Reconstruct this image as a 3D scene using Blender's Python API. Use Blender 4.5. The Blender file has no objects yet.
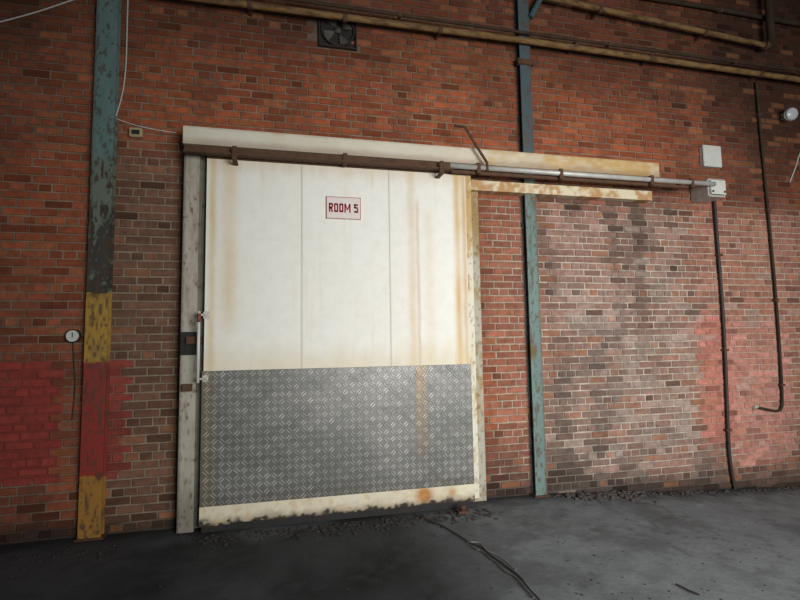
import bpy, bmesh, math, random
import numpy as np
from mathutils import Vector, Matrix
random.seed(7); rng=np.random.RandomState(5)
S=bpy.context.scene; COL=S.collection
S.view_settings.view_transform='Standard'

# ------------------------------------------------------------------ camera
F=500.0; YAW,PITCH,ROLL=.235,.0831,-.0156; CH=1.5; CD=4.8802*1.5/1.6
fw=np.array([math.sin(YAW)*math.cos(PITCH),math.cos(YAW)*math.cos(PITCH),math.sin(PITCH)])
r0=np.array([math.cos(YAW),-math.sin(YAW),0.]); u0=np.cross(r0,fw)
rt=r0*math.cos(ROLL)+u0*math.sin(ROLL); up=-r0*math.sin(ROLL)+u0*math.cos(ROLL)
cd=bpy.data.cameras.new("camera"); cam=bpy.data.objects.new("camera",cd); COL.objects.link(cam)
cd.sensor_width=36; cd.lens=36*F/800; cd.clip_start=.05
cam.matrix_world=Matrix(((rt[0],up[0],-fw[0],0),(rt[1],up[1],-fw[1],-CD),(rt[2],up[2],-fw[2],CH),(0,0,0,1)))
S.camera=cam
# surveying helpers: measurement on the photo -> metres on the wall (at a stand-off) / on the floor
def U(x,y,dep=0.):
    d=fw*F+rt*(x-400)-up*(y-300); t=(CD-dep)/d[1]
    return float(t*d[0]),float(CH+t*d[2])
def G(x,y,z=0.):
    d=fw*F+rt*(x-400)-up*(y-300); t=(z-CH)/d[2]
    return float(t*d[0]),float(-CD+t*d[1])

# ------------------------------------------------------------------ noise
def vn(x,z,sc,seed=0):
    x=np.asarray(x,float)*sc+seed*17.3; z=np.asarray(z,float)*sc+seed*9.1
    xi=np.floor(x).astype(int); zi=np.floor(z).astype(int); fx=x-xi; fz=z-zi
    fx=fx*fx*(3-2*fx); fz=fz*fz*(3-2*fz)
    def h(a,b):
        n=(a*374761393+b*668265263+seed*1442695)&0x7fffffff
        n=((n^(n>>13))*1274126177)&0x7fffffff
        return ((n^(n>>16))&0xffff)/65535.
    return (h(xi,zi)*(1-fx)+h(xi+1,zi)*fx)*(1-fz)+(h(xi,zi+1)*(1-fx)+h(xi+1,zi+1)*fx)*fz
def fbm(x,z,sc,seed=0,o=4):
    s=0;a=.5;t=0
    for i in range(o):
        s=s+a*vn(x,z,sc*2**i,seed+i); t+=a; a*=.5
    return s/t
def ss(a,b,x):
    t=np.clip((np.asarray(x,float)-a)/(b-a),0,1); return t*t*(3-2*t)
def mix(c,d,t):
    t=np.asarray(t,float)[...,None]; return np.asarray(c)*(1-t)+np.asarray(d)*t
def box01(x,a,b,e=.01): return ss(a-e,a+e,x)*(1-ss(b-e,b+e,x))

# ------------------------------------------------------------------ materials
def mat(name,base=(.5,.5,.5),rough=.6,metal=0.,vcol=False,nscale=8.,namt=.25,bump=.15,bscale=60.,dark=(.05,.04,.03),spec=.4,stretch=(1,1,1)):
    m=bpy.data.materials.new(name); m.use_nodes=True; nt=m.node_tree; N=nt.nodes; L=nt.links
    b=N["Principled BSDF"]; tc=N.new("ShaderNodeTexCoord"); mp=N.new("ShaderNodeMapping"); mp.inputs["Scale"].default_value=stretch
    L.new(tc.outputs["Object"],mp.inputs[0])
    n=N.new("ShaderNodeTexNoise"); n.inputs["Scale"].default_value=nscale; n.inputs["Detail"].default_value=8; n.inputs["Roughness"].default_value=.65
    L.new(mp.outputs[0],n.inputs["Vector"])
    rr=N.new("ShaderNodeMapRange"); rr.inputs[1].default_value=.42; rr.inputs[2].default_value=.72; rr.inputs[3].default_value=0; rr.inputs[4].default_value=namt
    L.new(n.outputs["Fac"],rr.inputs[0])
    mx=N.new("ShaderNodeMix"); mx.data_type='RGBA'; L.new(rr.outputs[0],mx.inputs[0]); mx.inputs[7].default_value=(*dark,1)
    if vcol:
        a=N.new("ShaderNodeAttribute"); a.attribute_name="Col"; L.new(a.outputs["Color"],mx.inputs[6])
    else: mx.inputs[6].default_value=(*base,1)
    L.new(mx.outputs[2],b.inputs["Base Color"])
    b.inputs["Roughness"].default_value=rough; b.inputs["Metallic"].default_value=metal; b.inputs["Specular IOR Level"].default_value=spec
    if bump>0:
        n2=N.new("ShaderNodeTexNoise"); n2.inputs["Scale"].default_value=bscale; n2.inputs["Detail"].default_value=6
        L.new(tc.outputs["Object"],n2.inputs["Vector"])
        bp=N.new("ShaderNodeBump"); bp.inputs["Strength"].default_value=bump; bp.inputs["Distance"].default_value=.01
        L.new(n2.outputs["Fac"],bp.inputs["Height"]); L.new(bp.outputs[0],b.inputs["Normal"])
    return m
M_brick=mat("brick",vcol=True,rough=.9,nscale=16,namt=.45,bump=.6,bscale=80,dark=(.04,.03,.022),spec=.15)
M_paint=mat("painted_metal",vcol=True,rough=.6,nscale=12,namt=.08,bump=.06,bscale=45,dark=(.16,.12,.07),spec=.25)
M_plate=mat("tread_aluminium",vcol=True,rough=.42,metal=.3,nscale=7,namt=.18,bump=.05,bscale=80,dark=(.10,.09,.07),spec=.35)
M_floor=mat("concrete",vcol=True,rough=.76,nscale=6,namt=.35,bump=.35,bscale=24,dark=(.03,.03,.032),spec=.22)
M_dark=mat("black_rubber",(.012,.012,.012),.7,bump=.1)
M_rust=mat("rusty_steel",(.11,.055,.03),.8,.2,nscale=15,namt=.6,bump=.4,dark=(.03,.018,.012))
M_galv=mat("galvanised_steel",(.55,.55,.52),.5,.25,nscale=9,namt=.35,bump=.1,dark=(.16,.12,.08))
M_white=mat("white_plastic",(.58,.59,.56),.5,nscale=10,namt=.2,bump=.05,dark=(.3,.27,.2))
M_wire=mat("white_cable_sheath",(.5,.5,.46),.6,nscale=10,namt=.3,bump=0,dark=(.2,.17,.12))
M_black=mat("black_cable_sheath",(.03,.025,.022),.6,nscale=10,namt=.3,bump=0)
M_signw=mat("sign_white",(.70,.63,.62),.5,nscale=20,namt=.12,bump=0,dark=(.4,.3,.2),spec=.2)
M_red=mat("sign_red",(.25,.006,.018),.5,nscale=20,namt=.1,bump=0,spec=.2)
M_pipe=mat("pipe_paint",(.23,.135,.055),.75,.0,nscale=6,namt=1.,bump=.3,dark=(.045,.022,.012),stretch=(1,3,3),spec=.2)
M_pipe2=mat("pipe_dark",(.055,.038,.024),.75,.0,nscale=5,namt=.8,bump=.3,dark=(.02,.013,.008),spec=.2)
M_rub=mat("rubble_stone",(.075,.065,.06),.9,nscale=12,namt=.6,bump=.3)
M_glass=mat("lamp_lens",(.5,.53,.55),.2,bump=0,namt=.05)

# ------------------------------------------------------------------ object helpers
def link(o,parent=None):
    COL.objects.link(o)
    if parent is not None: o.parent=parent
    return o
def meshobj(name,vs,fs,m,parent=None,cols=None,smooth=False):
    me=bpy.data.meshes.new(name); me.from_pydata([tuple(map(float,v)) for v in vs],[],[tuple(map(int,f)) for f in fs]); me.update()
    if cols is not None:
        at=me.color_attributes.new("Col",'FLOAT_COLOR','POINT')
        c=np.ones((len(vs),4),np.float32); c[:,:3]=np.clip(cols,0,1); at.data.foreach_set("color",c.ravel())
    me.materials.append(m)
    if smooth:
        for p in me.polygons:p.use_smooth=True
    return link(bpy.data.objects.new(name,me),parent)
def bmobj(name,bm,m,parent=None,smooth=False,col=None):
    me=bpy.data.meshes.new(name); bm.normal_update(); bm.to_mesh(me); bm.free(); me.materials.append(m)
    if smooth:
        for p in me.polygons:p.use_smooth=True
    if col is not None:
        at=me.color_attributes.new("Col",'FLOAT_COLOR','POINT')
        c=np.ones((len(me.vertices),4),np.float32); c[:,:3]=col; at.data.foreach_set("color",c.ravel())
    return link(bpy.data.objects.new(name,me),parent)
def bbox(bm,x0,x1,y0,y1,z0,z1,bev=0.):
    g=bmesh.ops.create_cube(bm,size=1); vs=g["verts"]
    for v in vs: v.co=Vector(((x0+x1)/2+v.co.x*(x1-x0),(y0+y1)/2+v.co.y*(y1-y0),(z0+z1)/2+v.co.z*(z1-z0)))
    if bev>0:
        es=list({e for v in vs for e in v.link_edges}); bmesh.ops.bevel(bm,geom=es,offset=bev,segments=2,affect='EDGES')
def box(name,x0,x1,y0,y1,z0,z1,m,parent=None,bev=.004,col=None):
    bm=bmesh.new(); bbox(bm,x0,x1,y0,y1,z0,z1,bev); return bmobj(name,bm,m,parent,col=col)
def bcyl(bm,p,q,r,seg=20,r2=None):
    p=Vector(p);q=Vector(q);d=q-p
    M=Matrix.Translation((p+q)/2)@d.to_track_quat('Z','Y').to_matrix().to_4x4()
    bmesh.ops.create_cone(bm,cap_ends=True,segments=seg,radius1=r,radius2=r if r2 is None else r2,depth=d.length,matrix=M)
def tube(name,pts,r,m,parent=None,res=6,smoothpath=True):
    cu=bpy.data.curves.new(name,'CURVE'); cu.dimensions='3D'; cu.bevel_depth=r; cu.bevel_resolution=res//2+1; cu.use_fill_caps=True; cu.resolution_u=8
    sp=cu.splines.new('NURBS' if smoothpath and len(pts)>2 else 'POLY'); sp.points.add(len(pts)-1)
    for i,p in enumerate(pts): sp.points[i].co=(*p,1)
    if smoothpath and len(pts)>2: sp.order_u=3; sp.use_endpoint_u=True
    o=bpy.data.objects.new(name+"_c",cu); COL.objects.link(o); dg=bpy.context.evaluated_depsgraph_get(); dg.update()
    me=bpy.data.meshes.new_from_object(o.evaluated_get(dg)); bpy.data.objects.remove(o); bpy.data.curves.remove(cu)
    me.name=name; me.materials.clear(); me.materials.append(m)
    for p in me.polygons:p.use_smooth=True
    return link(bpy.data.objects.new(name,me),parent)
def empty(name,loc,label,cat):
    o=bpy.data.objects.new(name,None); o.empty_display_size=.1; COL.objects.link(o); o["label"]=label; o["category"]=cat
    return o   # kept at the origin so that parts keep world coordinates
def tag(o,label,cat,**k):
    o["label"]=label; o["category"]=cat
    for a,b in k.items(): o[a]=b
    return o
# front-painted slab: detailed coloured grid on the front, closed box behind. zt/zb may vary with x
def slab(name,x0,x1,zb,zt,yf,th,colfn,m,parent=None,res=.012,warp=None):
    za=float(np.mean(zb(np.array([x0])))) if callable(zb) else zb; zc=float(np.mean(zt(np.array([x0])))) if callable(zt) else zt
    nx=max(2,int((x1-x0)/res)); nz=max(2,int((zc-za)/res)); X,T=np.meshgrid(np.linspace(x0,x1,nx+1),np.linspace(0,1,nz+1))
    ZB=zb(X) if callable(zb) else np.full_like(X,zb); ZT=zt(X) if callable(zt) else np.full_like(X,zt)
    Z=ZB+(ZT-ZB)*T; Y=np.full_like(X,yf)
    if warp is not None: Y=Y+warp(X,Z)
    c=(colfn(X,Z)+np.zeros(X.shape+(3,))).reshape(-1,3); vs=np.stack([X,Y,Z],-1).reshape(-1,3); n=len(vs); W=nx+1
    fs=[(j*W+i,j*W+i+1,(j+1)*W+i+1,(j+1)*W+i) for j in range(nz) for i in range(nx)]
    ring=[i for i in range(W)]+[j*W+nx for j in range(1,nz+1)]+[nz*W+i for i in range(nx-1,-1,-1)]+[j*W for j in range(nz-1,0,-1)]
    bk=vs[ring].copy(); bk[:,1]=yf+th; allv=np.vstack([vs,bk]); cc=np.vstack([c,c[ring]]); k=len(ring)
    for i in range(k): a=i;b=(i+1)%k; fs.append((ring[b],ring[a],n+a,n+b))
    fs.append(tuple(n+i for i in range(k))[::-1])
    return meshobj(name,allv,fs,m,parent,cc)

# ------------------------------------------------------------------ key wall positions
XB=U(541,493)[0]; XR=U(800,486)[0]; ZR=U(800,486)[1]; XM,ZM=U(730,489)
def floorz(x):
    return np.interp(x,[-50,XB,XM,XR,XR+1.5],[0,0,ZM,ZR,ZR])
X0,X1,Z0,Z1=-3.6,8.2,-.75,6.6

# ------------------------------------------------------------------ brick wall
def px(x,y): return U(x,y)
xl_patch=px(60,420)[0]; zp_t=px(40,362)[1]; zp_b=px(40,482)[1]
xc0=px(97,420)[0]; xc1=px(125,420)[0]
xr0=px(698,380)[0]; xr1=px(732,380)[0]; xr2=px(792,380)[0]; zr_t=px(700,318)[1]; zr_b=px(700,447)[1]
xdoorR=px(482,300)[0]; xcolR=px(536,300)[0]; x700=px(695,300)[0]; zrail=px(560,196)[1]
xg0=px(105,300)[0]; xg1=px(183,300)[0]; z140=px(140,140)[1]
xs572=px(572,400)[0]
def zone(X,Z,mortar=False):
    n=fbm(X,Z,1.3,3); n2=fbm(X,Z,4,11); st=fbm(X,Z*.12,6,15,3); n3=fbm(X,Z,9,19)
    if mortar: base=mix((.21,.13,.085),(.34,.245,.175),n3)
    else: base=mix((.40,.112,.046),(.28,.072,.036),n*1.4-.2)
    low=ss(zrail+.15,zrail-.3,Z)
    def B(a,b): return np.asarray(b if mortar else a)
    # soot clouds
    base=mix(base,B((.14,.06,.038),(.13,.095,.07)),ss(.48,.68,fbm(X,Z,.9,17))*.42)
    base=mix(base,B((.11,.05,.035),(.10,.075,.055)),ss(.57,.70,fbm(X,Z*.4,5,27))*.4)
    # dirty grey-brown strip between the column and the door frame
    t=box01(X,xg0,xg1+.3,.08)*ss(z140+.2,z140-.3,Z)*.85
    base=mix(base,B((.145,.085,.058),(.25,.20,.145)),t)
    # left wall lower is darker
    t=ss(xg0+.1,xg0-.2,X)*ss(2.6,1.2,Z)*.4
    base=mix(base,B((.14,.06,.037),(.15,.105,.075)),t)
    # faded lime wash right of the door
    t=ss(xdoorR-.1,xdoorR+.2,X)*low
    base=mix(base,B((.31,.125,.085),(.42,.34,.26)),t*.9)
    t=box01(X,xcolR,x700,.25)*low*np.clip(.5+.6*n,0,1)
    base=mix(base,B((.29,.19,.155),(.50,.43,.355)),t)
    # whitish mineral bloom
    t=box01(X,xcolR+.1,x700+1.4,.4)*ss(2.5,1.6,Z)*ss(.47,.62,n2*.5+n3*.5)*.5
    base=mix(base,B((.41,.34,.30),(.54,.49,.43)),t)
    # right end brick
    t=ss(x700-.1,x700+.3,X)*low*.8
    base=mix(base,B((.40,.19,.14),(.50,.40,.31)),t)
    # dark water stains running down from the rail
    fall=ss(zrail-3.0,zrail-.1,Z)*ss(zrail+.2,zrail-.1,Z)
    t=box01(X,xcolR,x700,.2)*fall*ss(.45,.60,.7*st+.3*n3)*.85
    base=mix(base,B((.09,.058,.047),(.14,.11,.09)),t)
    # damp dark stains near floor and in runnels
    h=Z-floorz(X)
    t=ss(.85,.0,h)*ss(.32,.58,n2)*.75*ss(xdoorR-.2,xdoorR,X)
    base=mix(base,B((.07,.05,.04),(.085,.075,.065)),t)
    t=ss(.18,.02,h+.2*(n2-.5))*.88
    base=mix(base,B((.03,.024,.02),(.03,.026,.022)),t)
    t=box01(X,xs572-.35,xs572+.5,.2)*ss(1.75,1.2,Z+.5*(st-.5))*ss(.38,.6,.5*n2+.5*n3)*.7
    base=mix(base,B((.095,.068,.058),(.14,.12,.105)),t)
    # paint patches
    w=ss(.48,.62,.5*n2+.5*n3)
    t=(X<xl_patch)*(Z<zp_t)*(Z>zp_b)*(.97-.3*w)
    base=mix(base,B((.34,.056,.045),(.25,.048,.038)),t)
    t=(X>xc0-.1)*(X<xc1)*(Z<zp_t)*(Z>zp_b)*(.75-.55*w)
    base=mix(base,B((.28,.045,.035),(.24,.048,.038)),t)
    t=(X>xr0)*(X<xr1)*(Z<zr_t)*(Z>zr_b)*(.97-.35*w)
    base=mix(base,B((.50,.19,.15),(.46,.23,.18)),t)
    t=(X>xr1)*(X<xr2)*(Z<zr_t-.02)*(Z>zr_b-.25)*(.92-.5*w)
    base=mix(base,B((.52,.235,.19),(.50,.30,.24)),t)
    # shade painted into the brick colour: wall top, upper right, left end
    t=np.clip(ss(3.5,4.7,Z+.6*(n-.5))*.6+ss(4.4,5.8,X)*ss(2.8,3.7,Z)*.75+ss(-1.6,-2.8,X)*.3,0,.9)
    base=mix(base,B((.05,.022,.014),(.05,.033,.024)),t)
    return base
vent=(px(320,17)[0],px(355,47)[0],px(330,47)[1],px(345,17)[1])
# mortar grid
nx,nz=420,260; XX,ZZ=np.meshgrid(np.linspace(X0,X1,nx),np.linspace(Z0,Z1,nz))
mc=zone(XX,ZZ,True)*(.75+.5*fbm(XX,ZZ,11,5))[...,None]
vs=[tuple(q) for q in np.stack([XX,XX*0,ZZ],-1).reshape(-1,3)]; cs=[mc.reshape(-1,3)]
fs=[(j*nx+i,j*nx+i+1,(j+1)*nx+i+1,(j+1)*nx+i) for j in range(nz-1) for i in range(nx-1)]
BH,BL,MJ=.069,.202,.0135
BR=[]
row=0; z=Z0
while z<Z1:
    hdr=(row%4==3); L=BL/2 if hdr else BL
    x=X0+(0 if row%2==0 else -BL/2)+(BL/4 if hdr else 0)
    while x<X1:
        a=max(x,X0)+MJ/2+rng.uniform(-.0035,.0035); b=min(x+L,X1)-MJ/2+rng.uniform(-.0035,.0035); c=z+MJ/2+rng.uniform(-.0025,.0025); d=z+BH-MJ/2+rng.uniform(-.0025,.0025)
        if b-a>.03 and not (vent[0]-.02<(a+b)/2<vent[1]+.02 and vent[2]-.02<(c+d)/2<vent[3]+.02): BR.append((a,b,c,d))
        x+=L
    z+=BH; row+=1
BR=np.array(BR); NB=len(BR); A_,B_,C_,D_=BR.T; MX=(A_+B_)/2; MZ=(C_+D_)/2
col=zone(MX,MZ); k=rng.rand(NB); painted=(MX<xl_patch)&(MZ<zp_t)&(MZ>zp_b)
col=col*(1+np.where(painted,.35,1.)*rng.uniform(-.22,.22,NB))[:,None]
col=np.where(((k<.07)&~painted)[:,None],col*.6,col)
col=mix(col,(.42,.17,.075),np.where((k>.07)&(k<.16)&~painted,.35,0.))
col=mix(col,(.44,.36,.31),np.where((k>.16)&(k<.20)&(MZ<zrail-.3)&(MX>xcolR),.4,0.))
PR=rng.uniform(.003,.010,NB); brk=(MZ<floorz(MX)+.3)&(rng.rand(NB)<.25); PR=np.where(brk,PR*.3,PR); col=np.where(brk[:,None],col*.6,col)
e=.005
def quad(xa,xb,za,zb,y): return np.stack([np.stack([xa,y,za],-1),np.stack([xb,y,za],-1),np.stack([xb,y,zb],-1),np.stack([xa,y,zb],-1)],1)
Q1=quad(A_,B_,C_,D_,np.full(NB,.002)); Q2=quad(A_,B_,C_,D_,-PR*.6); Q3=quad(A_+e,B_-e,C_+e,D_-e,-PR); Q3[:,:,1]+=rng.uniform(-.0015,.0015,(NB,4))
BV=np.concatenate([Q1,Q2,Q3],1).reshape(-1,3)
BC=np.empty((NB,12,3)); BC[:,:8]=(col*.75)[:,None,:]; BC[:,8:]=col[:,None,:]*rng.uniform(.86,1.14,(NB,4,1))
n0=len(vs); vs+= [tuple(q) for q in BV]; cs.append(BC.reshape(-1,3))
for bi in range(NB):
    n=n0+bi*12
    for i in range(4):
        j=(i+1)%4; fs.append((n+i,n+j,n+4+j,n+4+i)); fs.append((n+4+i,n+4+j,n+8+j,n+8+i))
    fs.append((n+8,n+9,n+10,n+11))
# back of wall
n=len(vs)
vs+=[(X0,.24,Z0),(X1,.24,Z0),(X1,.24,Z1),(X0,.24,Z1),(X0,0,Z0),(X1,0,Z0),(X1,0,Z1),(X0,0,Z1)]; cs.append(np.full((8,3),.07))
fs+=[(n+1,n,n+3,n+2),(n,n+1,n+5,n+4),(n+2,n+3,n+7,n+6),(n+1,n+2,n+6,n+5),(n+3,n,n+4,n+7)]
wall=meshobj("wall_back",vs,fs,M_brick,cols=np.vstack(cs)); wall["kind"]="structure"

# ------------------------------------------------------------------ floor
xs=np.linspace(X0,X1,420); ys=np.linspace(-7.5,0.02,260); FX,FY=np.meshgrid(xs,ys)
FZ=floorz(FX)+ (fbm(FX,FY,1.5,31)-.5)*.012
n=fbm(FX,FY,1.1,40); n2=fbm(FX,FY,5,44); n3=fbm(FX,FY,14,46)
fc=mix((.175,.192,.205),(.24,.262,.275),.6*n+.4*n3)
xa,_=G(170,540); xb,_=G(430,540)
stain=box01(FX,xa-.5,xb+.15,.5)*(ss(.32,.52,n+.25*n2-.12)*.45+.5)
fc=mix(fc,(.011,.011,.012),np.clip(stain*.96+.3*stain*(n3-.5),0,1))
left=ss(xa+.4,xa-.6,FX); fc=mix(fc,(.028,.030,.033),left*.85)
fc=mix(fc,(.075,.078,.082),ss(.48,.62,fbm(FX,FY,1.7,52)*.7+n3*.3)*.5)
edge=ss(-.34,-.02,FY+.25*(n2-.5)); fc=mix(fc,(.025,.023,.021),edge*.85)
fc=mix(fc,(.31,.33,.345),ss(.56,.70,.6*n2+.4*n3)*.28*ss(xb,xb+1,FX))
cr=np.exp(-((fbm(FX,FY,.9,48)-.5)/.003)**2); fc=mix(fc,(.03,.03,.03),cr*.6)
vsf=np.stack([FX,FY,FZ],-1).reshape(-1,3); W=420
fsf=[(j*W+i,j*W+i+1,(j+1)*W+i+1,(j+1)*W+i) for j in range(259) for i in range(W-1)]
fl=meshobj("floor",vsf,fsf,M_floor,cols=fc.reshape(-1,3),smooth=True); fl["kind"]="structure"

# ------------------------------------------------------------------ steel columns (rolled I section, painted)
def column(xc,w,dep,ztop,colfn,label):
    e=empty("steel_column",None,label,"column")
    slab("front_flange",xc-w/2,xc+w/2,0,ztop,-dep,.014,colfn,M_paint,e,res=.008)
    slab("web",xc-.01,xc+.01,0,ztop,-dep+.014,dep-.03,colfn,M_paint,e,res=.05)
    slab("rear_flange",xc-w/2,xc+w/2,0,ztop,-.016,.012,colfn,M_paint,e,res=.03)
    bm=bmesh.new(); bbox(bm,xc-w/2-.02,xc+w/2+.02,-dep-.02,-.0,-.004,.014,.003)
    bmobj("base_plate",bm,M_rust,e)
    return e
dc=.09
xL=np.mean([U(110,0,dc)[0],U(103,160,dc)[0],U(96,290,dc)[0],U(88,530,dc)[0]])
zY0=U(94,293,dc)[1]; zR0=U(92,363,dc)[1]; zR1=U(90,477,dc)[1]; zB=U(100,165,dc)[1]
def colL(X,Z):
    n=fbm(X*2,Z*.6,12,60); m=fbm(X*3,Z*.5,4,66); q=fbm(X*2,Z*.7,30,68)
    c=mix((.095,.165,.16),(.135,.21,.20),n)
    low=ss(zB+.12,zB-.04,Z+.1*(m-.5)); c=mix(c,(.13,.145,.10),low*.75); c=mix(c,(.03,.024,.018),ss(.42,.52,q*.5+m*.5)*(.04+.92*low))
    c=mix(c,(.08,.085,.08),ss(.5,.7,m)*.3)
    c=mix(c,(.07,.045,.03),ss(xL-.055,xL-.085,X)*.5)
    e=.04*(q-.5)+.03*(n-.5)
    c=mix(c,(.37,.22,.04),(Z+e<zY0)*1.); c=mix(c,(.25,.032,.024),(Z+e<zR0)*1.); c=mix(c,(.31,.15,.03),(Z+e<zR1)*1.)
    c=mix(c,(.07,.04,.025),ss(.60,.68,q)*.7)
    return mix(c,(.07,.05,.035),ss(.42,.62,.5*m+.5*q)*.5*(Z<zY0))
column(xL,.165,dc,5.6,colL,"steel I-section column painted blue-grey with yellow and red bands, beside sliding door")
xRr=np.mean([U(523,0,dc)[0],U(532,200,dc)[0],U(540,490,dc)[0]])
def colR(X,Z):
    n=fbm(X*2,Z*.6,12,70); m=fbm(X*3,Z*.6,5,76); q=fbm(X*2,Z*.7,30,78)
    c=mix((.11,.175,.165),(.155,.235,.215),n); c=mix(c,(.045,.068,.09),ss(2.9,3.5,Z)*.8)
    c=mix(c,(.09,.045,.03),ss(.60,.68,q)*.7); c=mix(c,(.10,.075,.05),ss(.5,.68,.6*m+.4*q)*.55)
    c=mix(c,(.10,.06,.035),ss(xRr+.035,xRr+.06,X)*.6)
    zr=U(537,350,dc)[1]
    return mix(c,(.13,.09,.04),box01(Z,zr-.08,zr+.05,.05)*ss(.4,.55,m))
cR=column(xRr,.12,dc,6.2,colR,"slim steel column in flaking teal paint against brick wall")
# diagonal brace + gusset at the head of the right column
a=U(530,18,dc); b=U(545,-8,dc)
bm=bmesh.new(); bcyl(bm,(a[0],-dc-.01,a[1]),(b[0]+.05,-dc-.02,b[1]+.12),.03,12)
bmobj("brace",bm,M_paint,cR,col=(.05,.10,.10))
z=U(523,62,dc)[1]; box("clamp",xRr-.09,xRr+.09,-dc-.02,-dc+.03,z-.03,z+.03,M_rust,cR)

# ------------------------------------------------------------------ sliding door
DP=.20
DX0=np.mean([U(208,160,DP)[0],U(200,505,DP)[0]]); DX1=np.mean([U(466,178,DP)[0],U(473,490,DP)[0]])
DT=np.mean([U(210,155,DP)[1],U(460,172,DP)[1]]); DB=np.mean([U(200,529,DP)[1],U(474,501,DP)[1]])
PT=np.mean([U(203,371,DP)[1],U(472,364,DP)[1]]); PB=np.mean([U(201,508,DP)[1],U(474,484,DP)[1]])
DB=max(DB,.02)
door=empty("sliding_door",None,"large cream insulated sliding cold-room door with tread plate lower half, hung from rail","sliding door")
sx=[DX0,U(302,260,DP)[0],U(390,260,DP)[0],DX1-.0]
xst=[U(q,300,DP)[0] for q in (413,419,430,459,466,211,228,330)]
def doorcol(X,Z):
    n=fbm(X,Z,1.2,80); st=fbm(X*1.0,Z*.05,26,84,3); m=fbm(X,Z*.3,9,88)
    c=mix((.80,.80,.755),(.775,.77,.71),n)
    c=mix(c,(.64,.57,.40),ss(.60,.82,st)*.22*ss(.35,.65,m))
    def streak(xc,w,za,zb,s,colr,k):
        j=xc+.015*(fbm(Z,Z*0,6,k)-.5)
        return mix(c,colr,np.exp(-((X-j)/w)**2)*ss(za,za+.25,Z)*(1-ss(zb-.2,zb,Z))*s*(.4+.8*m))
    c=streak(xst[0],.04,PT-.3,DT+.1,.55,(.58,.40,.18),1)
    c=streak(xst[1],.013,PT-.3,DT-.2,.6,(.46,.26,.09),2)
    c=streak(xst[2],.05,PT-.2,DT-.3,.3,(.62,.48,.24),3)
    c=streak(xst[3],.035,PT-.3,DT+.3,.9,(.58,.38,.13),4)
    c=streak(xst[4],.025,PT-.3,DT+.3,.85,(.50,.30,.09),5)
    c=streak(xst[5],.03,PT-.3,DT+.3,.8,(.58,.42,.17),6)
    c=streak(xst[6],.07,PT+.2,DT+.3,.55,(.62,.46,.20),7)
    c=mix(c,(.54,.37,.15),ss(DT-.20,DT+.02,Z+.12*(st-.5))*.42)
    c=mix(c,(.62,.50,.25),ss(PT+.26,PT,Z+.2*(m-.5))*.40)
    for s in sx[1:3]: c=mix(c,(.50,.48,.42),np.exp(-((X-s)/.009)**2)*.5)
    return c
box("panel",DX0+.006,DX1-.006,-DP+.008,-.075,DB+.015,DT,M_paint,door,col=(.55,.52,.42))
for i in range(3):
    slab("cladding_sheet",sx[i]+.0015,sx[i+1]-.0015,PT-.01,DT,-DP,.008,doorcol,M_paint,door,res=.011,
      warp=lambda X,Z:-.003*(fbm(X,Z,2,90)-.5))
# joint strips
for s in sx[1:3]: box("joint_strip",s-.0035,s+.0035,-DP-.003,-DP+.006,PT,DT,M_paint,door,bev=.001,col=(.58,.56,.50))
# tread plate
def platecol(X,Z):
    n=fbm(X,Z,2,100); m=fbm(X,Z*.3,8,104); q=fbm(X*.5,Z,18,107)
    c=mix((.115,.117,.112),(.165,.165,.157),ss(.3,.7,.5*n+.5*q))
    c=mix(c,(.28,.165,.055),np.exp(-((X-xst[1])/.04)**2)*ss(PB,PT,Z)*.65*(.4+m))
    c=mix(c,(.20,.15,.085),np.exp(-((X-xst[5]+.02)/.05)**2)*.4)
    c=mix(c,(.10,.09,.075),ss(PB+.15,PB,Z)*.4)
    return c
tp=slab("tread_plate",DX0-.01,DX1+.004,PB,PT,-DP-.006,.006,platecol,M_plate,door,res=.02)
vs=[];fs=[];oc=[]
pit=.058; ix=int((DX1-DX0)/pit); iz=int((PT-PB)/pit); pit_x=(DX1-DX0)/ix; pit_z=(PT-PB)/iz
for j in range(iz):
    for i in range(ix):
        cx=DX0+(i+.5)*pit_x; cz=PB+(j+.5)*pit_z; ang=math.radians(44 if (i+j)%2 else -46)
        ux,uz=math.cos(ang),math.sin(ang); wx,wz=-uz,ux
        gv=rng.uniform(.88,1.14)
        for k in (-.5,.5):
            ox=cx+wx*k*.021; oz=cz+wz*k*.021; hl=.033; hw=.0058; n=len(vs); Yb=-DP-.006; Yt=-DP-.0125
            for s,t in ((-1,0),(-.5,-1),(.5,-1),(1,0),(.5,1),(-.5,1)): vs.append((ox+ux*hl*s+wx*hw*t,Yb,oz+uz*hl*s+wz*hw*t))
            for s,t in ((-1,0),(-.5,-1),(.5,-1),(1,0),(.5,1),(-.5,1)): vs.append((ox+ux*hl*.8*s+wx*hw*.35*t,Yt,oz+uz*hl*.8*s+wz*hw*.35*t))
            for q in range(6): r=(q+1)%6; fs.append((n+q,n+r,n+6+r,n+6+q))
            fs.append(tuple(n+6+q for q in range(6)))
            oc.append((ox,oz,(3.3 if (i+j)%2 else 2.5)*gv))  # reflection painted as colour: one bar slant brighter than the other
oc=np.array(oc); cc_=np.clip(platecol(oc[:,0],oc[:,1])*oc[:,2:3],0,.62)
meshobj("tread_pattern",vs,fs,M_plate,tp,np.repeat(cc_,12,0))
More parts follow.
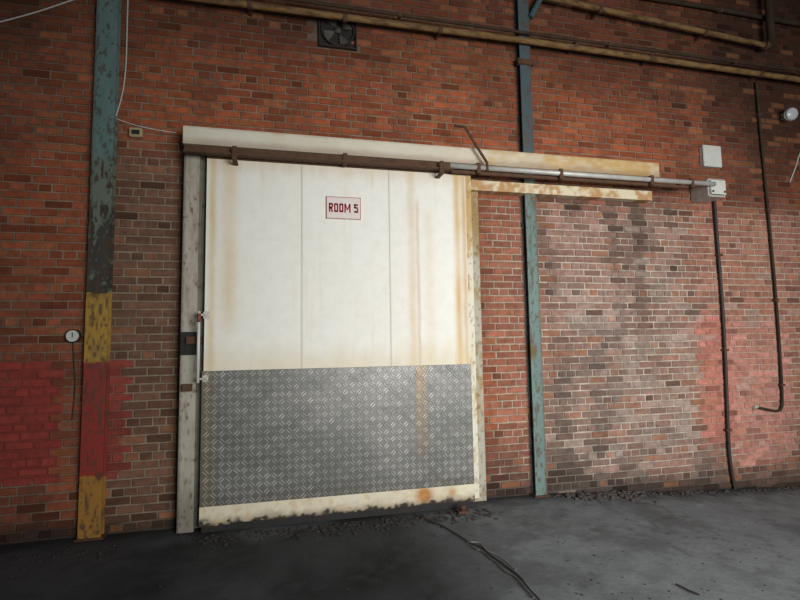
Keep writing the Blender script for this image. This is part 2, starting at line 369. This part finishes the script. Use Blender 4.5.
# kick strip
def kick(X,Z):
    n=fbm(X,Z,5,110); m=fbm(X,Z,16,114); q=fbm(X,Z,34,119)
    c=mix((.70,.66,.53),(.61,.55,.40),n)
    xo,zo=U(424,495,DP)
    c=mix(c,(.42,.16,.03),np.clip(np.exp(-((X-xo)/.07)**2-((Z-zo)/.07)**2)*1.4,0,.95))
    xo,zo=U(452,492,DP); c=mix(c,(.42,.20,.06),np.exp(-((X-xo)/.04)**2-((Z-zo)/.04)**2)*.8)
    c=mix(c,(.50,.34,.16),ss(.48,.66,.5*m+.5*q)*.4)
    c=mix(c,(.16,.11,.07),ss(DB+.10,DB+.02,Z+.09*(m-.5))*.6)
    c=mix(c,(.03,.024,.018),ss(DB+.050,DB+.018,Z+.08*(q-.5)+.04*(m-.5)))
    return c
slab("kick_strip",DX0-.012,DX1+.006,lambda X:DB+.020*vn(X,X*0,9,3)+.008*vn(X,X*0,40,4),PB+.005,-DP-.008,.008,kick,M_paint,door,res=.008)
box("bottom_seal",DX0,DX1,-DP+.01,-DP+.05,.004,DB+.03,M_dark,door)
def edgec(X,Z):
    m=fbm(X,Z*.5,9,120); q=fbm(X*2,Z,26,123); c=mix((.66,.63,.52),(.50,.34,.14),ss(.46,.70,.7*m+.3*q+.22*ss(1.4,3,Z)-.06))
    return mix(c,(.20,.15,.10),ss(.62,.70,q)*.5)
xe=U(476.5,330,DP)[0]
slab("edge_trim",DX1-.004,xe-.015,DB+.03,DT+.02,-DP+.004,.10,edgec,M_paint,door,res=.010)
# top hanger strip + rollers
box("hanger_bar",DX0,DX1,-DP-.012,-DP+.02,DT-.030,DT+.03,M_rust,door)
# handle
h0=U(199,311,DP+.06); h1=U(199,383,DP+.06)
hd=bpy.data.objects.new("handle",None); link(hd,door)
bm=bmesh.new(); bcyl(bm,(h0[0],-DP-.06,h0[1]),(h0[0],-DP-.06,h1[1]),.012,16); bmobj("grip",bm,M_white,hd,True)
bm=bmesh.new(); bcyl(bm,(h0[0],-DP-.06,h0[1]-.02),(h0[0],-DP-.06,h0[1]-.09),.016,16); bmobj("grip_sleeve",bm,mat("red_sleeve",(.22,.05,.04),.5),hd,True)
for zz in (h0[1]-.03,h1[1]+.03):
    bm=bmesh.new(); bcyl(bm,(h0[0],-DP-.06,zz),(h0[0]+.05,-DP-.003,zz),.010,12); bbox(bm,h0[0]+.025,h0[0]+.075,-DP-.008,-DP+.004,zz-.03,zz+.03,.003); bmobj("bracket",bm,M_galv,hd)
# sign
s0=U(326,196,DP+.01); s1=U(361,220,DP+.01)
sg=box("sign",s0[0],s1[0],-DP-.012,-DP-.002,s1[1],s0[1],M_signw,door,bev=.002); sg["label"]="white sign plate reading ROOM 5 in red"
bm=bmesh.new(); t=.0045; g=.002; x_0,x_1,z_0,z_1=s0[0]+g,s1[0]-g,s1[1]+g,s0[1]-g
for q in ((x_0,x_1,z_0,z_0+t),(x_0,x_1,z_1-t,z_1),(x_0,x_0+t,z_0,z_1),(x_1-t,x_1,z_0,z_1)): bbox(bm,q[0],q[1],-DP-.0135,-DP-.011,q[2],q[3])
bmobj("sign_border",bm,M_red,sg)
# bold condensed block capitals cut from flat strokes
SW=.35  # stroke width relative to a letter cell 1 wide x 1.7 high
def stroke(bm,p,q,w,o,sx_,sz_):
    p=Vector((p[0],p[1]));q=Vector((q[0],q[1])); d=(q-p).normalized(); nn=Vector((-d.y,d.x))*w/2
    pts=[p+nn,p-nn,q-nn,q+nn]
    f=[bm.verts.new((o[0]+v.x*sx_,-DP-.0135,o[1]+v.y*sz_)) for v in pts]; b=[bm.verts.new((o[0]+v.x*sx_,-DP-.0115,o[1]+v.y*sz_)) for v in pts]
    bm.faces.new(f); bm.faces.new(b[::-1])
    for i in range(4): j=(i+1)%4; bm.faces.new((f[j],f[i],b[i],b[j]))
h=SW/2
GL={'R':[((h,0),(h,1.7)),((0,1.7-h),(.85,1.7-h)),((1-h,1.6),(1-h,.95)),((0,.85),(.85,.85)),((.45,.85),(1-h+.03,0))],
    'O':[((h,.12),(h,1.58)),((1-h,.12),(1-h,1.58)),((.12,h),(.88,h)),((.12,1.7-h),(.88,1.7-h))],
    'M':[((h,0),(h,1.7)),((1.5-h,0),(1.5-h,1.7)),((h+.02,1.62),(.75,.5)),((1.5-h-.02,1.62),(.75,.5))],
    '5':[((h,.85),(h,1.7)),((0,1.7-h),(.95,1.7-h)),((0,1.0),(.86,1.0)),((1-h,.12),(1-h,.92)),((.12,h),(.88,h)),((h,.08),(h,.42))]}
adv=0; lay=[]
for ch in "ROOM 5":
    if ch==' ': adv+=.6; continue
    lay.append((ch,adv)); adv+=(1.5 if ch=='M' else 1.)+.22
tot=adv-.22; wd=(s1[0]-s0[0])*.84; hh=(s0[1]-s1[1])*.40; kx=wd/tot; kz=hh/1.7
bm=bmesh.new()
for ch,o in lay:
    for p,q in GL[ch]:
        dg_=ch=='M' and abs(p[0]-q[0])>.2 and abs(p[1]-q[1])>.2
        stroke(bm,p,q,SW*(.7 if dg_ else 1),((s0[0]+s1[0])/2-wd/2+o*kx,(s0[1]+s1[1])/2-hh/2),kx,kz)
bmobj("lettering",bm,M_red,sg)

# ------------------------------------------------------------------ door frame
fr=empty("door_frame",None,"cream and rust-stained timber door frame fixed to brick wall","door frame")
JP=.15
jx0=np.mean([U(184,150,JP)[0],U(177,530,JP)[0]]); jx1=DX0+.0
def jamb(X,Z):
    n=fbm(X,Z,6,130); m=fbm(X*2,Z*.25,14,134); q=fbm(X*1.5,Z*.5,36,137)
    c=mix((.44,.42,.36),(.36,.335,.275),n); c=mix(c,(.22,.16,.11),ss(.42,.68,.5*m+.5*q)*.5)
    c=mix(c,(.09,.07,.055),ss(.68,.74,q)*.7)
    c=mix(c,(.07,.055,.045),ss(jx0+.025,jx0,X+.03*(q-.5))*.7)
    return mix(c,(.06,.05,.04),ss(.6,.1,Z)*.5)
HB=np.mean([U(183,147,.24)[1],U(655,172,.24)[1]]); HT=np.mean([U(183,125,.24)[1],U(655,163,.24)[1]])
hx0=U(183,135,.24)[0]; hx1=U(659,168,.24)[0]
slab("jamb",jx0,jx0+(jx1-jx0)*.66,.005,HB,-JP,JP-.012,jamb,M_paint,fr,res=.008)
slab("jamb",jx0+(jx1-jx0)*.66,jx1-.004,.02,HB,-JP+.04,JP-.052,lambda X,Z:jamb(X,Z)*.5,M_paint,fr,res=.02)  # recessed strip: jamb colour darkened to paint in the shade of the gap
rj1=U(481.5,330,.06)[0]
slab("jamb",xe-.05,rj1,.005,HB-.1,-.065,.053,lambda X,Z:edgec(X,Z)*.6,M_paint,fr,res=.012)  # right jamb: edge colour darkened as painted shadow beside the door
def head(X,Z):
    n=fbm(X,Z,4,140); m=fbm(X*.3,Z,12,144); q=fbm(X*.5,Z,30,149); f=ss(hx0+1.5,hx1-.3,X)
    c=mix((.68,.655,.56),(.60,.56,.44),n)
    c=mix(c,(.56,.40,.17),ss(.56-.30*f,.82-.30*f,.7*fbm(X,Z,3,147)+.3*q)*.8)
    c=mix(c,(.46,.25,.06),f*(.25+.45*q))
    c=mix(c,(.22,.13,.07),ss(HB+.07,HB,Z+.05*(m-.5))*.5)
    c=mix(c,(.24,.17,.10),ss(HT-.02,HT,Z+.02*(q-.5))*.4); return c
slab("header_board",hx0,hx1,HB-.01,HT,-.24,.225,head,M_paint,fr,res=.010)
lx1=U(652,195,.12)[0]; lz0=U(560,196,.12)[1]
def lint(X,Z):
    m=fbm(X,Z,7,150); q=fbm(X,Z,26,153); return mix((.64,.58,.42),(.40,.20,.06),ss(.44,.62,.6*m+.4*q)*.85)
slab("lintel_strip",DX1+.06,lx1,lz0+.01,lz0+.11,-.12,.105,lint,M_paint,fr,res=.012)
# latch hardware on left jamb
z1_=U(188,338,JP)[1]; z2_=U(188,385,JP)[1]
la=bpy.data.objects.new("latch",None); link(la,fr)
box("latch_plate",jx0+.0,jx0+.13,-JP-.012,-JP+.002,z1_-.14,z1_+.05,M_dark,la)
box("latch_keeper",jx0+.05,jx1-.02,-JP-.05,-JP,z1_-.05,z1_+.01,M_rust,la)
box("latch_bolt",jx0+.02,jx0+.10,-JP-.035,-JP,z2_-.05,z2_+.01,M_rust,la)

# ------------------------------------------------------------------ overhead rail
rl=empty("door_rail",None,"rusty steel overhead track with hanger brackets carrying the sliding door","rail")
RZ=np.mean([U(185,151,.29)[1],U(450,168,.29)[1],U(690,180,.29)[1]]); rx0=U(184,151,.29)[0]; rx1=U(716,183,.29)[0]; xmid=U(452,165,.29)[0]
bm=bmesh.new(); bbox(bm,rx0,xmid,-.30,-.245,RZ-.035,RZ+.03,.004); bbox(bm,rx0,xmid,-.33,-.29,RZ-.04,RZ-.025,.002); bmobj("track",bm,M_rust,rl)
bm=bmesh.new(); bcyl(bm,(xmid-.02,-.29,RZ+.01),(rx1-.02,-.29,RZ+.01),.025,18); bmobj("tube",bm,M_galv,rl,True)
bm=bmesh.new(); bbox(bm,xmid,rx1-.3,-.275,-.245,RZ-.05,RZ-.02,.003); bmobj("track_lip",bm,M_rust,rl)
for q in (345,478,560,650,690):
    xx=U(q,165,.29)[0]
    bm=bmesh.new(); bbox(bm,xx-.02,xx+.02,-.315,-.245,RZ-.05,RZ+.05,.003); bbox(bm,xx-.02,xx+.02,-.26,-.01,RZ+.03,RZ+.05,.003); bmobj("bracket",bm,M_rust,rl)
# lever hook over the rail
a=U(465,127,.30); b=U(486,163,.30); c=U(455,124,.30)
tube("lever",[(c[0],-.27,c[1]),(a[0],-.30,a[1]),((a[0]*.5+b[0]*.5),-.32,(a[1]*.45+b[1]*.55)),(b[0],-.32,b[1]),(b[0]+.01,-.31,b[1]-.08)],.013,M_rust,rl,smoothpath=False)
# door roller hangers (on door)
for q in (235,440):
    xx=U(q,160,.29)[0]
    bm=bmesh.new(); bcyl(bm,(xx,-.335,RZ+.0),(xx,-.305,RZ+.0),.03,20); bbox(bm,xx-.02,xx+.02,-.345,-.335,RZ-.08,RZ+.03,.003); bbox(bm,xx-.02,xx+.02,-.345,-.19,RZ-.09,RZ-.075,.002)
    bmobj("roller_hanger",bm,M_rust,door)
# rail end stop unit
e0=U(708,178,.26); e1=U(727,197,.26)
eb=empty("control_box",None,"pale grey weathered metal control box at the end of the door rail","control box")
box("housing",e0[0],e1[0],-.26,-.008,e1[1],e0[1],M_galv,eb,bev=.012)
box("cover",e0[0]+.015,e1[0]-.015,-.272,-.26,e1[1]+.015,e0[1]-.015,M_white,eb,bev=.006)
for q in (e0[0]+.04,e1[0]-.04):
    bm=bmesh.new(); bcyl(bm,(q,-.282,e1[1]+.05),(q,-.27,e1[1]+.05),.012,10); bmobj("bolt",bm,M_rust,eb)

# ------------------------------------------------------------------ pipes on upper wall
def wallpipe(label,pts,r,dep,m,clips=()):
    P=[(*U(x,y,dep),) for x,y in pts]
    o=empty("pipe",None,label,"pipe")
    tube("run",[(a,-dep,b) for a,b in P],r,m,o,smoothpath=False)
    for x,y in clips:
        a,b=U(x,y,dep); bm=bmesh.new(); bcyl(bm,(a-.02,-dep,b),(a+.02,-dep,b),r*1.25,20); bbox(bm,a-.015,a+.015,-dep+r*.5,-.009,b-r*.5,b+r*.5,.002)
        bmobj("clip",bm,M_rust,o)
    return o
wallpipe("thick ochre-painted rusty pipe running along the brick wall",[(150,-8),(520,40),(830,84)],.031,.15,M_pipe,[(250,5),(345,18),(440,30),(575,46),(650,58),(760,74)])
wallpipe("thin dark rusty pipe above the ochre pipe",[(240,-8),(520,32),(830,75)],.015,.16,M_pipe2,[(400,15),(610,44),(735,62)])
pp=wallpipe("ochre upper pipe with black elbow beneath the roof",[(545,-3),(660,22),(768,46)],.028,.15,M_pipe,[(600,10),(705,33)])
a=U(768,46,.15)
tube("elbow",[(a[0]-.03,-.15,a[1]+.0),(a[0]+.04,-.15,a[1]-.01),(a[0]+.06,-.15,a[1]+.08),(a[0]+.06,-.15,a[1]+.9)],.042,M_pipe2,pp)
bm=bmesh.new(); bcyl(bm,(a[0]-.06,-.15,a[1]),(a[0]-.02,-.15,a[1]),.05,20); bmobj("collar",bm,M_rust,pp)
wallpipe("dark pipe high on the brick wall",[(610,-8),(700,6),(830,30)],.025,.055,M_pipe2,[(720,10)])

# ------------------------------------------------------------------ vent
v=empty("wall_vent",None,"small square sooty wall vent with a dark extractor fan","vent")
x0,x1,z0,z1=vent
M_fan=mat("sooty_fan_metal",(.07,.065,.055),.7,.1,nscale=20,namt=.5)
M_sf=mat("sooty_frame",(.03,.019,.014),.85)
box("backing",x0,x1,-.004,.0,z0,z1,M_dark,v,bev=0)  # black sheet stands in for the shade inside the open recess
bm=bmesh.new(); t=.015
for q in ((x0-t,x1+t,z0-t,z0),(x0-t,x1+t,z1,z1+t),(x0-t,x0,z0,z1),(x1,x1+t,z0,z1)): bbox(bm,q[0],q[1],-.04,-.0,q[2],q[3],.003)
bmobj("frame",bm,M_sf,v)
cx,cz=(x0+x1)/2,(z0+z1)/2; R=min(x1-x0,z1-z0)*.46
bm=bmesh.new(); NS=28
rings=[]
for k in range(NS):
    a=2*math.pi*k/NS; ca,sa=math.cos(a),math.sin(a)
    rings.append([bm.verts.new((cx+ca*rr,yy,cz+sa*rr)) for rr,yy in ((R,-.036),(R*1.08,-.036),(R*1.08,-.004),(R,-.004))])
for k in range(NS):
    p,q=rings[k],rings[(k+1)%NS]
    for i in range(4): j=(i+1)%4; bm.faces.new((p[i],p[j],q[j],q[i]))
bmobj("shroud",bm,M_sf,v)
fan=bpy.data.objects.new("fan",None); link(fan,v)
bm=bmesh.new(); bcyl(bm,(cx,-.036,cz),(cx,-.005,cz),R*.2,16); bmobj("hub",bm,M_fan,fan,True)
for k in range(4):
    a0=k*math.pi/2+.5; pts=[];fc_=[]; K=6
    for i in range(K+1):
        s=.18+.76*i/K; w=.22+.42*math.sin(min(1,i/K*1.15)*math.pi*.55)
        for j,sg_ in enumerate((-1,0,1)):
            a=a0+sg_*w*(.55 if i else .4); pts.append((cx+R*s*math.cos(a),-.020+.010*sg_,cz+R*s*math.sin(a)))
    for i in range(K):
        for j in range(2): q=i*3+j; fc_.append((q,q+1,q+4,q+3))
    meshobj("blade",pts,fc_,M_fan,fan,smooth=True)

# ------------------------------------------------------------------ wall fittings
e=empty("junction_box",None,"white square plastic junction box on the brick wall","electrical box")
a=U(703,145,.07); b=U(722,167,.07); box("body",a[0],b[0],-.06,-.008,b[1],a[1],M_white,e,bev=.008); box("lid",a[0]-.004,b[0]+.004,-.072,-.058,b[1]-.004,a[1]+.004,M_white,e,bev=.005)
e=empty("floodlight",None,"small white bulkhead lamp mounted on the brick wall","lamp")
a=U(790,114,.1); box("bracket",a[0]-.03,a[0]+.05,-.05,-.008,a[1]-.04,a[1]+.04,M_galv,e)
bm=bmesh.new(); bcyl(bm,(a[0],-.05,a[1]),(a[0]-.03,-.14,a[1]-.02),.045,20,.075); bmobj("housing",bm,M_white,e,True)
bm=bmesh.new(); bcyl(bm,(a[0]-.03,-.14,a[1]-.02),(a[0]-.034,-.155,a[1]-.024),.072,20,.06); bmobj("lens",bm,M_glass,e,True)
a=U(800,152,.02); b=U(790,182,.02)
tag(tube("cable",[(a[0]+.1,-.015,a[1]+.1),(a[0],-.015,a[1]),(a[0]-.08,-.015,a[1]-.2),(b[0],-.015,b[1])],.008,M_wire),"short loose white cable on brick wall near the lamp","cable")
# conduits
def conduit(label,pts,r,dep,m,clips,smooth=True,name="conduit"):
    o=empty(name,None,label,name.replace("_"," "))
    tube("run",[(U(x,y,dep)[0],-dep,U(x,y,dep)[1]) for x,y in pts],r,m,o,smoothpath=smooth)
    for x,y in clips:
        a,b=U(x,y,dep); box("clip",a-r*2,a+r*2,-dep-r*1.3,-.008,b-.012,b+.012,M_rust,o,bev=.002)
conduit("thick black cable dropping from the control box to the floor",[(714,196),(718,250),(723,310),(726,370),(728,430),(730,465),(735,489)],.017,.035,M_black,[(719,255),(725,350),(728,430)],name="power_cable")
cdt=conduit("thin dark steel conduit running down the brick wall",[(756,82),(763,160),(771,240),(778,320),(783,402),(781,411),(773,411),(756,407)],.014,.033,M_pipe2,[(759,115),(768,210),(776,300),(782,385)])
a=U(756,407,.028); bm=bmesh.new(); bcyl(bm,(a[0]-.03,-.028,a[1]),(a[0]+.02,-.028,a[1]),.019,14); tag(bmobj("socket_end",bm,M_galv),"small metal pipe socket at conduit end on brick wall","pipe fitting")
# left fittings
def wire(label,pts,r,m,dep=.014):
    return tag(tube("wire",[(U(x,y,dep)[0],-dep,U(x,y,dep)[1]) for x,y in pts],r,m),label,"wire")
wire("thin white wire hanging down the brick wall beside the column",[(128,-6),(127,30),(126,70),(122,98),(116,116)],.006,M_wire)
wire("thin white wire draped across the brick wall",[(-8,24),(20,17),(50,8),(84,-4)],.006,M_wire)
wire("thin white wire leading to the small sensor",[(117,119),(130,124),(150,129),(176,133)],.005,M_wire)
e=empty("sensor",None,"small beige sensor box fixed to the brick wall","sensor")
a=U(129,127,.05); b=U(142,137,.05); box("body",a[0],b[0],-.05,-.008,b[1],a[1],mat("beige_plastic",(.45,.34,.2),.5),e,bev=.006); box("face",a[0]+.02,b[0]-.02,-.056,-.049,b[1]+.02,a[1]-.02,M_dark,e,bev=.002)
e=empty("dial_gauge",None,"small round white dial thermometer on the brick wall","gauge")
a=U(73,336,.03); bm=bmesh.new(); bcyl(bm,(a[0],-.04,a[1]),(a[0],-.008,a[1]),.055,28); bmobj("case",bm,M_dark,e,True)
bm=bmesh.new(); bcyl(bm,(a[0],-.044,a[1]),(a[0],-.039,a[1]),.046,28); bmobj("face",bm,M_white,e)
box("needle",a[0]-.003,a[0]+.003,-.047,-.0435,a[1]-.012,a[1]+.03,M_dark,e,bev=0)
tube("lead",[(U(x,y,.018)[0],-.018,U(x,y,.018)[1]) for x,y in [(73,342),(74,365),(76,390),(72,420)]],.004,M_black,e)

# ------------------------------------------------------------------ floor items
def gp(x,y,h=.012):
    a,b=G(x,y); z=float(floorz(a)); a,b=G(x,y,z); return (a,min(b,-.03),z+h)
tag(tube("floor_cable",[gp(*q) for q in ((415,516),(424,519),(432,524),(441,526),(452,533),(462,539),(470,545),(482,548),(490,557),(500,563),(507,569),(520,578),(528,590),(540,602),(545,610))],.0055,M_black),"black frayed cable lying across the concrete floor","cable")
tag(tube("floor_cable",[gp(*q) for q in ((470,546),(477,552),(481,551),(490,560),(497,564),(504,573),(514,577),(522,586),(534,600))],.0045,mat("grey_cord",(.14,.13,.115),.8)),"grey cord tangled with the black cable on the floor","cable")
tag(tube("floor_cable",[gp(*q) for q in ((468,544),(476,543),(483,546),(486,552),(497,556),(508,564),(516,572))],.0035,mat("pale_cord",(.28,.26,.23),.8)),"short pale frayed cord on the concrete floor","cable")
tag(tube("twig",[gp(*q) for q in ((676,586),(684,590),(690,593),(700,597))],.005,mat("twig_bark",(.05,.04,.03),.9)),"short dark twig lying on the concrete floor","twig")
# bottom guide roller
g=empty("floor_guide",None,"rusty steel guide roller on the floor under the door corner","door guide")
a=gp(463,514,0); box("bracket",a[0]-.05,a[0]+.05,a[1]-.03,a[1]+.05,.0,.03,M_rust,g); bm=bmesh.new(); bcyl(bm,(a[0],a[1],.03),(a[0],a[1],.07),.025,16); bmobj("roller",bm,M_rust,g,True)
# rubble grit
def rubble(name,label,spots,m):
    bm=bmesh.new()
    for x,y,s in spots:
        g=bmesh.ops.create_icosphere(bm,subdivisions=1,radius=s)
        R=Matrix.Rotation(rng.uniform(0,6.28),3,Vector(rng.normal(size=3)).normalized()); sc=Vector((rng.uniform(.7,1.5),rng.uniform(.6,1.2),rng.uniform(.4,.8)))
        c=Vector((x,y,float(floorz(x))+s*.3))
        for v in g["verts"]:
            q=v.co*(1+rng.uniform(-.25,.25)); q=R@q; v.co=Vector((q.x*sc.x,q.y*sc.y,q.z*sc.z))+c
    o=bmobj(name,bm,m); o["kind"]="stuff"; return tag(o,label,"rubble")
sp=[]
for _ in range(18):
    cc=rng.uniform(XB+.2,XR+.5); sdv=rng.uniform(.04,.16)
    for _k in range(rng.randint(4,26)): sp.append((cc+rng.normal(0,sdv),-abs(rng.normal(0,.08))-.045,rng.uniform(.005,.019)))
for q,nn_ in ((578,60),(600,80),(622,50)):
    c0=U(q,492)[0]
    for _ in range(nn_): sp.append((c0+rng.normal(0,.10),-abs(rng.normal(0,.11))-.045,rng.uniform(.008,.032)))
rubble("rubble","crumbled brick and mortar grit along the foot of the wall",sp,M_rub)
sp=[]
for _ in range(520):
    x=rng.uniform(DX0+.02,DX1+.1); sp.append((x,-.27-abs(rng.normal(0,.12)),rng.uniform(.004,.018)))
for _ in range(160):
    x=rng.uniform(-3,xL+.3); sp.append((x,-.27-abs(rng.normal(0,.12)),rng.uniform(.005,.016)))
for _ in range(240):
    a=gp(rng.uniform(150,780),rng.uniform(518,600)); sp.append((a[0],a[1],rng.uniform(.003,.008)))
rubble("grit","dark flaked rust and grit beneath the door",sp,mat("dark_grit",(.035,.03,.028),.9))

# ------------------------------------------------------------------ light
w=bpy.data.worlds.new("World"); S.world=w; w.use_nodes=True
w.node_tree.nodes["Background"].inputs[0].default_value=(.78,.88,1,1); w.node_tree.nodes["Background"].inputs[1].default_value=.08
def area(name,loc,tgt,sx_,sy_,pw,col,spread=180):
    l=bpy.data.lights.new(name,'AREA'); l.shape='RECTANGLE'; l.size=sx_; l.size_y=sy_; l.energy=pw; l.color=col; l.spread=math.radians(spread)
    o=bpy.data.objects.new(name,l); COL.objects.link(o); o.location=loc; o.rotation_euler=(Vector(tgt)-Vector(loc)).to_track_quat('-Z','Y').to_euler()
area("daylight_opening",(3.1,-7.2,2.1),(2.75,0,1.2),3.8,2.2,205,(1,.98,.94),99)
